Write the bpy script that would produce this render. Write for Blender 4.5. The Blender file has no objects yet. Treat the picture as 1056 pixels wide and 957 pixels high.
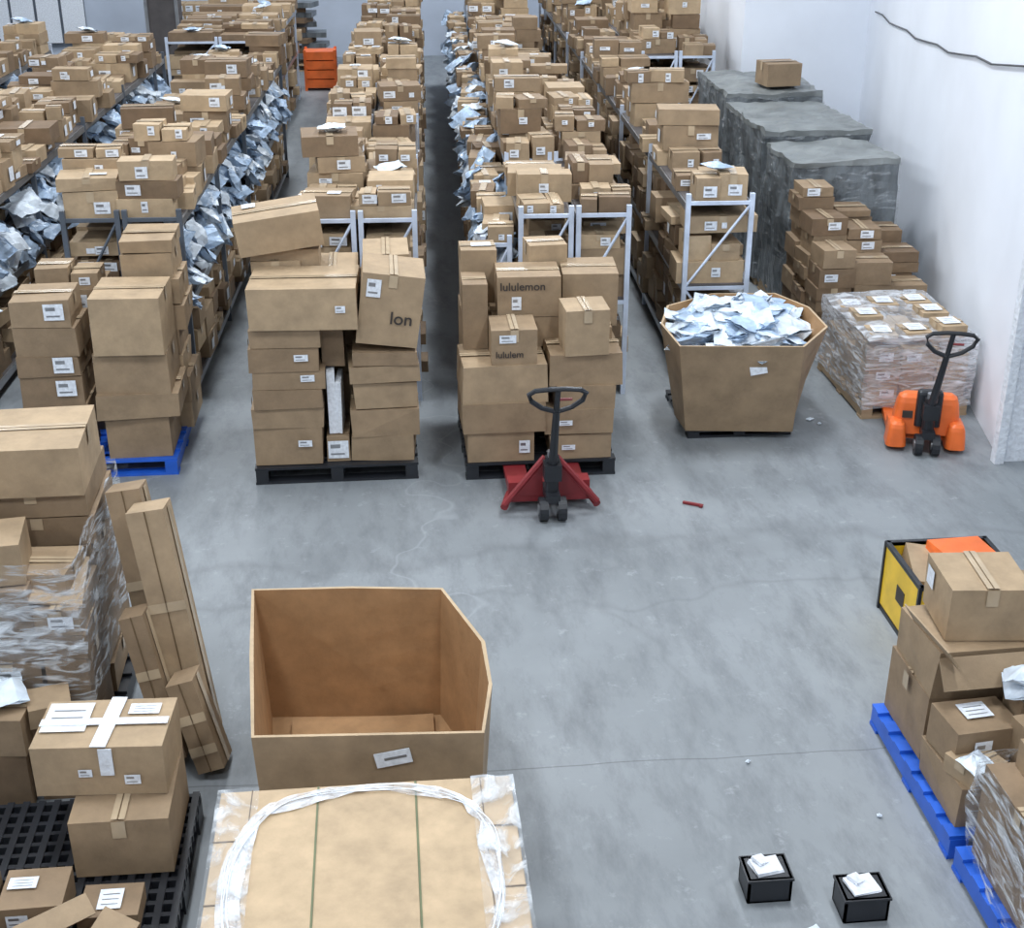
import bpy, random, math
from mathutils import Matrix, Vector, Euler, noise
R = random.Random(7)
scene = bpy.context.scene
scene.view_settings.view_transform = 'Standard'

# ------------------------------------------------------------------ materials
def new_mat(name):
    m = bpy.data.materials.new(name); m.use_nodes = True
    nt = m.node_tree
    b = nt.nodes['Principled BSDF']
    return m, nt, b
def simple(name, col, rough=.6, metal=0, nscale=6, namt=.15, bump=.0, bscale=30, stretch=None):
    m, nt, b = new_mat(name)
    tc = nt.nodes.new('ShaderNodeTexCoord')
    src = tc.outputs['Object']
    if stretch:
        mp = nt.nodes.new('ShaderNodeMapping'); mp.inputs['Scale'].default_value = stretch
        nt.links.new(src, mp.inputs[0]); src = mp.outputs[0]
    n = nt.nodes.new('ShaderNodeTexNoise'); n.inputs['Scale'].default_value = nscale; n.inputs['Detail'].default_value = 4
    nt.links.new(src, n.inputs['Vector'])
    r = nt.nodes.new('ShaderNodeValToRGB')
    r.color_ramp.elements[0].position = .3; r.color_ramp.elements[1].position = .7
    r.color_ramp.elements[0].color = (*[c*(1-namt) for c in col], 1)
    r.color_ramp.elements[1].color = (*[min(1, c*(1+namt)) for c in col], 1)
    nt.links.new(n.outputs['Fac'], r.inputs[0]); nt.links.new(r.outputs[0], b.inputs['Base Color'])
    b.inputs['Roughness'].default_value = rough; b.inputs['Metallic'].default_value = metal
    if bump > 0:
        n2 = nt.nodes.new('ShaderNodeTexNoise'); n2.inputs['Scale'].default_value = bscale; n2.inputs['Detail'].default_value = 3
        nt.links.new(src, n2.inputs['Vector'])
        bp = nt.nodes.new('ShaderNodeBump'); bp.inputs['Strength'].default_value = bump; bp.inputs['Distance'].default_value = .02
        nt.links.new(n2.outputs['Fac'], bp.inputs['Height']); nt.links.new(bp.outputs[0], b.inputs['Normal'])
    return m
def cardboard(name, c0, c1):
    m, nt, b = new_mat(name)
    at = nt.nodes.new('ShaderNodeAttribute'); at.attribute_name = 'shade'
    r = nt.nodes.new('ShaderNodeValToRGB')
    r.color_ramp.elements[0].color = (*c0, 1); r.color_ramp.elements[1].color = (*c1, 1)
    nt.links.new(at.outputs['Fac'], r.inputs[0])
    tc = nt.nodes.new('ShaderNodeTexCoord')
    n = nt.nodes.new('ShaderNodeTexNoise'); n.inputs['Scale'].default_value = 6; n.inputs['Detail'].default_value = 7; n.inputs['Roughness'].default_value=.65
    nt.links.new(tc.outputs['Object'], n.inputs['Vector'])
    mr = nt.nodes.new('ShaderNodeMapRange'); mr.inputs['From Min'].default_value = .3; mr.inputs['From Max'].default_value = .7
    mr.inputs['To Min'].default_value = .76; mr.inputs['To Max'].default_value = 1.1
    nt.links.new(n.outputs['Fac'], mr.inputs['Value'])
    mx = nt.nodes.new('ShaderNodeVectorMath'); mx.operation = 'SCALE'
    nt.links.new(r.outputs[0], mx.inputs[0]); nt.links.new(mr.outputs[0], mx.inputs['Scale'])
    nt.links.new(mx.outputs[0], b.inputs['Base Color'])
    b.inputs['Roughness'].default_value = .7
    bp = nt.nodes.new('ShaderNodeBump'); bp.inputs['Strength'].default_value = .25; bp.inputs['Distance'].default_value = .02
    nt.links.new(n.outputs['Fac'], bp.inputs['Height']); nt.links.new(bp.outputs[0], b.inputs['Normal'])
    return m
def film(name, alpha_lo=.1, alpha_hi=.8, col=(.8,.85,.9), fmin=.5, fmax=.72):
    m, nt, b = new_mat(name)
    b.inputs['Base Color'].default_value = (*col, 1); b.inputs['Roughness'].default_value = .15
    tc = nt.nodes.new('ShaderNodeTexCoord')
    mp = nt.nodes.new('ShaderNodeMapping'); mp.inputs['Scale'].default_value = (2, 2, 9); mp.inputs['Rotation'].default_value = (.3, .25, 0)
    nt.links.new(tc.outputs['Object'], mp.inputs[0])
    n = nt.nodes.new('ShaderNodeTexNoise'); n.inputs['Scale'].default_value = 2.5; n.inputs['Detail'].default_value = 6
    n.inputs['Distortion'].default_value = 1.2
    nt.links.new(mp.outputs[0], n.inputs['Vector'])
    mr = nt.nodes.new('ShaderNodeMapRange'); mr.inputs['From Min'].default_value = fmin; mr.inputs['From Max'].default_value = fmax
    mr.inputs['To Min'].default_value = alpha_lo; mr.inputs['To Max'].default_value = alpha_hi
    nt.links.new(n.outputs['Fac'], mr.inputs['Value']); nt.links.new(mr.outputs[0], b.inputs['Alpha'])
    bp = nt.nodes.new('ShaderNodeBump'); bp.inputs['Strength'].default_value = .8; bp.inputs['Distance'].default_value = .03
    nt.links.new(n.outputs['Fac'], bp.inputs['Height']); nt.links.new(bp.outputs[0], b.inputs['Normal'])
    return m

M = {}
M['card'] = cardboard('cardboard', (.19,.122,.07), (.56,.415,.26))
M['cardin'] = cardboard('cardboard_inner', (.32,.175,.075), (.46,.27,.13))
M['tape'] = simple('packing_tape', (.49,.38,.255), .25)
M['label'] = simple('paper_label', (.78,.82,.88), .6, nscale=40, namt=.14)
M['ink'] = simple('black_print', (.05,.04,.035), .6)
M['seam'] = simple('seam_shadow_line', (.14,.09,.045), .9)
M['bag'] = simple('poly_mailer_plastic', (.40,.52,.68), .3, nscale=9, namt=.35, bump=.6, bscale=14)
M['bagw'] = simple('white_mailer_plastic', (.68,.76,.86), .3, nscale=9, namt=.2, bump=.6, bscale=14)
M['rack'] = simple('rack_painted_steel', (.62,.70,.84), .4)
M['rackd'] = simple('rack_dark_steel', (.10,.12,.15), .4)
M['deck'] = simple('rack_deck', (.10,.09,.09), .7)
M['black'] = simple('black_plastic', (.018,.02,.025), .4)
M['blue'] = simple('blue_plastic', (.02,.12,.60), .4)
M['red'] = simple('red_paint', (.24,.025,.03), .4)
M['orange'] = simple('orange_paint', (.85,.17,.035), .4)
M['yellow'] = simple('yellow_paint', (.85,.55,.03), .4)
M['steel'] = simple('grey_steel', (.35,.36,.38), .35, .7)
M['wood'] = simple('pallet_wood', (.40,.29,.18), .8, stretch=(1, 8, 8))
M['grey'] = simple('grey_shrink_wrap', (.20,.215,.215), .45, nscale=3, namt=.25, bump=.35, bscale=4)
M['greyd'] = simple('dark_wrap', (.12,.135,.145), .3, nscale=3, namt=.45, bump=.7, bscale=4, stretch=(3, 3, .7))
M['film'] = film('stretch_film')
M['filmg'] = film('stretch_film_faint', .03, .45, fmin=.56, fmax=.75)
M['filml'] = film('stretch_film_light', .06, .8, fmin=.47, fmax=.68)
M['filmw'] = film('stretch_film_dense', .25, .9, (.82,.86,.92), fmin=.45)
M['strap'] = simple('white_strap', (.78,.82,.88), .35, nscale=30, namt=.12, bump=.5)
M['ribbon'] = film('film_ribbon', .25, .95, (.86,.89,.94), fmin=.38, fmax=.62)
M['green'] = simple('green_strap', (.13,.15,.07), .5)

# ------------------------------------------------------------------ mesh builder
class MB:
    def __init__(s): s.v=[]; s.f=[]; s.m=[]; s.s=[]; s.mats=[]
    def mi(s, k):
        if k not in s.mats: s.mats.append(k)
        return s.mats.index(k)
    def add(s, vs, fs, mat, shade=.5):
        o = len(s.v); s.v.extend([tuple(v) for v in vs]); i = s.mi(mat)
        for f in fs:
            s.f.append([o+a for a in f]); s.m.append(i); s.s.append(shade)
    def box(s, c, size, mat='card', shade=.5, rot=None, jit=0, mtx=None):
        hx,hy,hz = size[0]/2,size[1]/2,size[2]/2
        vs = [Vector((x,y,z)) for z in (-hz,hz) for y in (-hy,hy) for x in (-hx,hx)]
        if jit: vs = [v+Vector((R.uniform(-jit,jit),R.uniform(-jit,jit),R.uniform(-jit,jit))) for v in vs]
        T = Matrix.Translation(Vector(c))
        if rot is not None: T = T @ Euler(rot).to_matrix().to_4x4()
        if mtx is not None: T = mtx @ T
        s.add([T@v for v in vs], [(0,2,3,1),(4,5,7,6),(0,1,5,4),(2,6,7,3),(0,4,6,2),(1,3,7,5)], mat, shade)
    def bx(s, x0,x1,y0,y1,z0,z1, mat='card', shade=.5, mtx=None):
        s.box(((x0+x1)/2,(y0+y1)/2,(z0+z1)/2),(x1-x0,y1-y0,z1-z0),mat,shade,mtx=mtx)
    def rbox(s, x0,x1,y0,y1,z0,z1, r, mat, mtx=None, taper=.0, n=4):
        def ring(z, ins):
            pts=[]
            X0,X1,Y0,Y1=x0+ins,x1-ins,y0+ins,y1-ins; rr=max(.005,r-ins*.5)
            for (cx,cy,a0) in ((X1-rr,Y0+rr,-90),(X1-rr,Y1-rr,0),(X0+rr,Y1-rr,90),(X0+rr,Y0+rr,180)):
                for k in range(n+1):
                    a=math.radians(a0+90*k/n); pts.append(Vector((cx+rr*math.cos(a),cy+rr*math.sin(a),z)))
            return pts
        H=z1-z0
        rings=[ring(z0,0),ring(z0+(H-r)*.6,taper*.5),ring(z1-r,taper),ring(z1-r*.4,taper+r*.2),ring(z1,taper+r*.7)]
        m=len(rings[0]); vs=[v for q in rings for v in q]
        if mtx is not None: vs=[mtx@v for v in vs]
        fs=[(i*m+k,i*m+(k+1)%m,(i+1)*m+(k+1)%m,(i+1)*m+k) for i in range(len(rings)-1) for k in range(m)]
        fs.append(tuple((len(rings)-1)*m+k for k in range(m))); fs.append(tuple(range(m))[::-1])
        s.add(vs,fs,mat)
    def tube(s, pts, r, mat, n=8, closed=False, mtx=None, flat=1.0):
        pts=[Vector(p) for p in pts]; N=len(pts); rings=[]
        for i,p in enumerate(pts):
            a = pts[(i-1)%N] if (closed or i>0) else p
            b = pts[(i+1)%N] if (closed or i<N-1) else p
            d=(b-a).normalized(); up=Vector((0,0,1)) if abs(d.z)<.95 else Vector((0,1,0))
            u=d.cross(up).normalized(); w=u.cross(d).normalized()
            rr = r[i] if isinstance(r,(list,tuple)) else r
            rings.append([p+u*math.cos(2*math.pi*k/n)*rr+w*math.sin(2*math.pi*k/n)*rr*flat for k in range(n)])
        vs=[v for g in rings for v in g]
        if mtx is not None: vs=[mtx@v for v in vs]
        fs=[]
        for i in range(N if closed else N-1):
            j=(i+1)%N
            for k in range(n):
                l=(k+1)%n; fs.append((i*n+k,i*n+l,j*n+l,j*n+k))
        if not closed:
            fs.append(tuple(range(n))[::-1]); fs.append(tuple((N-1)*n+k for k in range(n)))
        s.add(vs,fs,mat)
    def carton(s, cx,cy,z0, sx,sy,sz, rz=0, tilt=(0,0), shade=None, tape='x', labels=(), jit=.004, seam=True, mat='card'):
        if shade is None:
            shade = R.uniform(.1,.95) if R.random()<.85 else R.uniform(0,.15)
        T = Matrix.Translation((cx,cy,z0)) @ Euler((tilt[0],tilt[1],rz)).to_matrix().to_4x4()
        s.box((0,0,sz/2),(sx,sy,sz),mat,shade,jit=jit,mtx=T)
        e=.0035+jit; hx,hy=sx/2,sy/2; tw=.03
        def q(pts,m,sh=.5): s.add([T@Vector(p) for p in pts],[(0,1,2,3)],m,sh)
        if tape=='x':
            q([(-hx,-tw,sz+e),(hx,-tw,sz+e),(hx,tw,sz+e),(-hx,tw,sz+e)],'tape')
            d=min(.09,sz*.4)
            q([(hx+e,-tw,sz),(hx+e,tw,sz),(hx+e,tw,sz-d),(hx+e,-tw,sz-d)][::-1],'tape')
            q([(-hx-e,-tw,sz),(-hx-e,tw,sz),(-hx-e,tw,sz-d),(-hx-e,-tw,sz-d)],'tape')
            if seam: q([(-hx,-.003,sz+e+.001),(hx,-.003,sz+e+.001),(hx,.003,sz+e+.001),(-hx,.003,sz+e+.001)],'seam')
        elif tape=='y':
            q([(-tw,-hy,sz+e),(tw,-hy,sz+e),(tw,hy,sz+e),(-tw,hy,sz+e)],'tape')
            d=min(.09,sz*.4)
            q([(-tw,-hy-e,sz-d),(tw,-hy-e,sz-d),(tw,-hy-e,sz),(-tw,-hy-e,sz)],'tape')
            if seam: q([(-.003,-hy,sz+e+.001),(.003,-hy,sz+e+.001),(.003,hy,sz+e+.001),(-.003,hy,sz+e+.001)],'seam')
        for lb in labels:
            (face,u,v,w,h)=lb[:5]; ink = len(lb)<6
            e2=e+.003
            if face=='f':
                x=-hx+u*sx; z=v*sz; q([(x-w/2,-hy-e2,z-h/2),(x+w/2,-hy-e2,z-h/2),(x+w/2,-hy-e2,z+h/2),(x-w/2,-hy-e2,z+h/2)],'label')
                if ink:
                    q([(x-w*.38,-hy-e2-.001,z+h*.08),(x+w*.1,-hy-e2-.001,z+h*.08),(x+w*.1,-hy-e2-.001,z+h*.3),(x-w*.38,-hy-e2-.001,z+h*.3)],'steel')
                    q([(x-w*.38,-hy-e2-.001,z-h*.3),(x+w*.3,-hy-e2-.001,z-h*.3),(x+w*.3,-hy-e2-.001,z-h*.2),(x-w*.38,-hy-e2-.001,z-h*.2)],'steel')
            elif face=='t':
                x=-hx+u*sx; y=-hy+v*sy; q([(x-w/2,y-h/2,sz+e2),(x+w/2,y-h/2,sz+e2),(x+w/2,y+h/2,sz+e2),(x-w/2,y+h/2,sz+e2)],'label')
                if ink:
                    for yy in (-.3,-.05,.2): q([(x-w*.35,y+h*yy,sz+e2+.001),(x+w*.35,y+h*yy,sz+e2+.001),(x+w*.35,y+h*(yy+.05),sz+e2+.001),(x-w*.35,y+h*(yy+.05),sz+e2+.001)],'steel')
            elif face=='r':
                y=-hy+u*sy; z=v*sz; q([(hx+e2,y-w/2,z-h/2),(hx+e2,y+w/2,z-h/2),(hx+e2,y+w/2,z+h/2),(hx+e2,y-w/2,z+h/2)],'label')
            elif face=='l':
                y=-hy+u*sy; z=v*sz; q([(-hx-e2,y-w/2,z-h/2),(-hx-e2,y-w/2,z+h/2),(-hx-e2,y+w/2,z+h/2),(-hx-e2,y+w/2,z-h/2)],'label')
        return T
    def c(s, x0,x1,y0,y1,z0,z1, **k):
        return s.carton((x0+x1)/2,(y0+y1)/2,z0,x1-x0,y1-y0,z1-z0,**k)
    def bag(s, c, w, l, h, rot, mat='bag'):
        nx,ny=6,5; T=Matrix.Translation(Vector(c))@Euler(rot).to_matrix().to_4x4()
        sd=R.uniform(0,100); vs=[]
        for sg in (1,-1):
            for j in range(ny):
                for i in range(nx):
                    u=i/(nx-1)*2-1; v=j/(ny-1)*2-1
                    z=sg*h*.5*(1-abs(u)**2.5)*(1-abs(v)**2.5)+h*.35*noise.noise(Vector((u*1.7+sd,v*1.7,sg)))
                    x=u*w/2*(1+.08*noise.noise(Vector((u,v*2+sd,5)))); y=v*l/2
                    vs.append(T@Vector((x,y,z)))
        fs=[]
        for j in range(ny-1):
            for i in range(nx-1):
                a=j*nx+i; fs.append((a,a+1,a+nx+1,a+nx)); b=a+nx*ny; fs.append((b,b+nx,b+nx+1,b+1))
        s.add(vs,fs,mat)
    def pallet(s, x0,y0,w,d,h=.13, mat='wood'):
        t=.02
        for k in range(3):
            x=x0+.05+k*(w-.1)/2
            s.bx(x-.045,x+.045,y0,y0+d,t,h-t,mat,.4)
        n=7
        for k in range(n):
            y=y0+.05+k*(d-.1)/(n-1); s.bx(x0,x0+w,y-.045,y+.045,h-t,h,mat,.5)
        for k in range(3):
            y=y0+.05+k*(d-.1)/2; s.bx(x0,x0+w,y-.05,y+.05,0,t,mat,.5)
    def obj(s, name, parent=None, smooth=False):
        me=bpy.data.meshes.new(name); me.from_pydata(s.v,[],s.f)
        for k in s.mats: me.materials.append(M[k])
        me.polygons.foreach_set('material_index',s.m)
        a=me.attributes.new('shade','FLOAT','FACE'); a.data.foreach_set('value',s.s)
        if smooth: me.polygons.foreach_set('use_smooth',[True]*len(s.f))
        me.update()
        o=bpy.data.objects.new(name,me); scene.collection.objects.link(o)
        if parent: o.parent=parent
        return o
def empty(name):
    o=bpy.data.objects.new(name,None); scene.collection.objects.link(o); return o
def text(body,size,mtx,parent,name='printed_text'):
    cu=bpy.data.curves.new(name,'FONT'); cu.body=body; cu.size=size; cu.extrude=.0005; cu.offset=.001*size/.1
    t=bpy.data.objects.new(name,cu); scene.collection.objects.link(t)
    dg=bpy.context.evaluated_depsgraph_get()
    me=bpy.data.meshes.new_from_object(t.evaluated_get(dg)); bpy.data.objects.remove(t)
    o=bpy.data.objects.new(name,me); me.materials.clear(); me.materials.append(M['ink'])
    scene.collection.objects.link(o); o.matrix_world=mtx; o.parent=parent
    return o
def front_text(body,size,T,sx,sy,sz,u,v,parent):
    m=T@Matrix.Translation((-sx/2+u*sx,-sy/2-.009,v*sz))@Matrix.Rotation(math.pi/2,4,'X')
    return text(body,size,m,parent)
def shell(mb, x0,x1,y0,y1,z0,z1, mat, amp=.02, n=10, top=True, sd=0):
    def P(x,y,z):
        v=Vector((x,y,z)); d=noise.noise_vector(v*3.1+Vector((sd,0,0)))*amp+noise.noise_vector(v*9+Vector((sd,3,0)))*amp*.4
        return v+d
    def grid(f):
        vs=[];fs=[]
        for j in range(n+1):
            for i in range(n+1): vs.append(P(*f(i/n,j/n)))
        for j in range(n):
            for i in range(n):
                a=j*(n+1)+i; fs.append((a,a+1,a+n+2,a+n+1))
        mb.add(vs,fs,mat)
    L=lambda a,b,t:a+(b-a)*t
    grid(lambda u,v:(L(x0,x1,u),y0,L(z0,z1,v)))
    grid(lambda u,v:(L(x0,x1,u),y1,L(z0,z1,v)))
    grid(lambda u,v:(x0,L(y0,y1,u),L(z0,z1,v)))
    grid(lambda u,v:(x1,L(y0,y1,u),L(z0,z1,v)))
    if top: grid(lambda u,v:(L(x0,x1,u),L(y0,y1,v),z1))

# ------------------------------------------------------------------ room shell
def slab_obj(name, pts, z0, z1, mat):
    n=len(pts); vs=[(x,y,z0) for x,y in pts]+[(x,y,z1) for x,y in pts]
    fs=[tuple(range(n))[::-1],tuple(range(n,2*n))]+[(i,(i+1)%n,(i+1)%n+n,i+n) for i in range(n)]
    me=bpy.data.meshes.new(name); me.from_pydata(vs,[],fs); me.materials.append(mat)
    o=bpy.data.objects.new(name,me); scene.collection.objects.link(o); return o
fm, nt, b = new_mat('sealed_concrete')
tc=nt.nodes.new('ShaderNodeTexCoord')
n1=nt.nodes.new('ShaderNodeTexNoise'); n1.inputs['Scale'].default_value=.5; n1.inputs['Detail'].default_value=7; n1.inputs['Roughness'].default_value=.6
nt.links.new(tc.outputs['Object'],n1.inputs['Vector'])
r1=nt.nodes.new('ShaderNodeValToRGB'); r1.color_ramp.elements[0].position=.32; r1.color_ramp.elements[1].position=.68
r1.color_ramp.elements[0].color=(.20,.22,.235,1); r1.color_ramp.elements[1].color=(.30,.325,.345,1)
nt.links.new(n1.outputs['Fac'],r1.inputs[0])
n2=nt.nodes.new('ShaderNodeTexNoise'); n2.inputs['Scale'].default_value=4; n2.inputs['Detail'].default_value=8; n2.inputs['Roughness'].default_value=.75
mp=nt.nodes.new('ShaderNodeMapping'); mp.inputs['Scale'].default_value=(1,.35,1); mp.inputs['Rotation'].default_value=(0,0,.9)
nt.links.new(tc.outputs['Object'],mp.inputs[0]); nt.links.new(mp.outputs[0],n2.inputs['Vector'])
mr=nt.nodes.new('ShaderNodeMapRange'); mr.inputs['From Min'].default_value=.46; mr.inputs['From Max'].default_value=.78; mr.inputs['To Max'].default_value=.9
nt.links.new(n2.outputs['Fac'],mr.inputs['Value'])
mx=nt.nodes.new('ShaderNodeMixRGB'); mx.inputs['Color2'].default_value=(.12,.132,.145,1)
nt.links.new(mr.outputs[0],mx.inputs['Fac']); nt.links.new(r1.outputs[0],mx.inputs['Color1'])
n5=nt.nodes.new('ShaderNodeTexNoise'); n5.inputs['Scale'].default_value=7; n5.inputs['Detail'].default_value=6; n5.inputs['Roughness'].default_value=.75
nt.links.new(tc.outputs['Object'],n5.inputs['Vector'])
mr5=nt.nodes.new('ShaderNodeMapRange'); mr5.inputs['From Min'].default_value=.58; mr5.inputs['From Max'].default_value=.72; mr5.inputs['To Max'].default_value=.5
nt.links.new(n5.outputs['Fac'],mr5.inputs['Value'])
mx5=nt.nodes.new('ShaderNodeMixRGB'); mx5.inputs['Color2'].default_value=(.42,.45,.48,1)
nt.links.new(mr5.outputs[0],mx5.inputs['Fac']); nt.links.new(mx.outputs[0],mx5.inputs['Color1'])
sp=nt.nodes.new('ShaderNodeSeparateXYZ'); nt.links.new(tc.outputs['Object'],sp.inputs[0])
n3=nt.nodes.new('ShaderNodeTexNoise'); n3.inputs['Scale'].default_value=1.2; nt.links.new(tc.outputs['Object'],n3.inputs['Vector'])
def joint(prev,out,pos,wob=.12,w=.007,strength=.6,col=(.06,.06,.07,1)):
    a=nt.nodes.new('ShaderNodeMath'); a.operation='MULTIPLY_ADD'; nt.links.new(n3.outputs['Fac'],a.inputs[0]); a.inputs[1].default_value=wob; nt.links.new(out,a.inputs[2])
    s_=nt.nodes.new('ShaderNodeMath'); s_.operation='SUBTRACT'; nt.links.new(a.outputs[0],s_.inputs[0]); s_.inputs[1].default_value=pos
    ab=nt.nodes.new('ShaderNodeMath'); ab.operation='ABSOLUTE'; nt.links.new(s_.outputs[0],ab.inputs[0])
    m_=nt.nodes.new('ShaderNodeMapRange'); m_.inputs['From Min'].default_value=0; m_.inputs['From Max'].default_value=w; m_.inputs['To Min'].default_value=strength; m_.inputs['To Max'].default_value=0
    nt.links.new(ab.outputs[0],m_.inputs['Value'])
    k=nt.nodes.new('ShaderNodeMixRGB'); k.inputs['Color2'].default_value=col
    nt.links.new(m_.outputs[0],k.inputs['Fac']); nt.links.new(prev,k.inputs['Color1']); return k.outputs[0]
o_=joint(mx5.outputs[0],sp.outputs['Y'],5.70)
# faint wheel / drag tracks
o_=joint(o_,sp.outputs['Y'],8.6,wob=1.2,w=.12,strength=.28,col=(.12,.13,.14,1))
o_=joint(o_,sp.outputs['Y'],8.1,wob=1.5,w=.05,strength=.25,col=(.12,.13,.14,1))
o_=joint(o_,sp.outputs['X'],2.2,wob=1.6,w=.06,strength=.22,col=(.12,.13,.14,1))
o_=joint(o_,sp.outputs['X'],1.5,wob=2.4,w=.03,strength=.3,col=(.4,.43,.46,1))
nt.links.new(o_,b.inputs['Base Color']); b.inputs['Roughness'].default_value=.55
wallm=simple('white_painted_wall',(.84,.88,.95),.7,nscale=1.2,namt=.04)
slab_obj('floor',[(-11,-4),(9,-4),(9,32),(-11,32)],-.2,0,fm)
slab_obj('ceiling',[(-11,-4),(9,-4),(9,32),(-11,32)],6.5,6.7,simple('ceiling_paint',(.5,.52,.55),.8))
slab_obj('wall_left',[(-11,-4),(-10.8,-4),(-10.8,32),(-11,32)],0,6.5,wallm)
slab_obj('wall_back',[(-10.8,31),(5.4,31),(5.4,31.2),(-10.8,31.2)],0,6.5,simple('grey_blue_wall',(.50,.56,.66),.8,nscale=1,namt=.1))
slab_obj('wall_front',[(-10.8,-4),(8.8,-4),(8.8,-3.8),(-10.8,-3.8)],0,6.5,wallm)
slab_obj('wall_right',[(4.62,9.1),(4.85,9.1),(6.6,18),(6.38,18)],0,6.5,wallm)
slab_obj('wall_right_return',[(4.85,9.1),(9,9.1),(9,9.3),(4.89,9.3)],0,6.5,wallm)
slab_obj('wall_right_front',[(8.8,-3.8),(9,-3.8),(9,9.1),(8.8,9.1)],0,6.5,wallm)
slab_obj('wall_back_right',[(4.72,18),(6.6,18),(6.6,18.2),(4.72,18.2)],0,6.5,wallm)
slab_obj('wall_right_rear',[(4.72,18.2),(4.92,18.2),(5.6,31.2),(5.4,31.2)],0,6.5,wallm)
t=MB(); t.bx(4.55,4.62,9.02,9.1,0,6.5,'strap'); t.bx(4.62,4.85,9.06,9.1,0,6.5,'strap'); t.obj('trim_1')
mb=MB(); pts=[]
for i in range(15):
    u=i/14; y=17.4-u*8.1; x=4.62+(y-9.1)*(6.38-4.62)/8.9-.02
    pts.append((x,y,2.36+.5*u-.12*math.sin(u*math.pi)+.02*math.sin(i*2.1)))
mb.tube(pts,.009,'black',6); mb.obj('wall_cable')
mb=MB(); mb.bx(-4.35,-3.75,27.3,27.9,0,6.5,'deck'); mb.bx(-4.42,-3.68,27.23,27.97,0,.25,'black'); mb.bx(-4.36,-4.3,27.25,27.3,0,6.5,'steel');mb.bx(-3.8,-3.74,27.25,27.3,0,6.5,'steel'); mb.obj('building_column')
mb=MB(); mb.bx(-8.3,-6.2,30.93,31,.3,2.2,'rackd'); 
for k in range(4): mb.bx(-8.22+k*.52,-7.76+k*.52,30.90,30.94,.38,2.12,'label')
mb.obj('window_1')

# ------------------------------------------------------------------ lights
for ix,X in enumerate((-6.5,-1.6,2.6)):
    for Y in (1,6,10.5,15.5,21,27):
        par=MB(); par.bx(X-.12,X+.12,Y-.75,Y+.75,6.38,6.5,'rack')
        po=par.obj('ceiling_light_fixture')
        L=bpy.data.lights.new('tube','AREA'); L.shape='RECTANGLE'; L.size=.5; L.size_y=1.6; L.energy=(142,136,158)[ix]; L.color=(.90,.95,1.0)
        o=bpy.data.objects.new('lamp_tube',L); scene.collection.objects.link(o); o.location=(X,Y,6.36); o.parent=po
w=bpy.data.worlds.new('world'); scene.world=w; w.use_nodes=True
w.node_tree.nodes['Background'].inputs[0].default_value=(.8,.88,1,1); w.node_tree.nodes['Background'].inputs[1].default_value=.15

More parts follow.
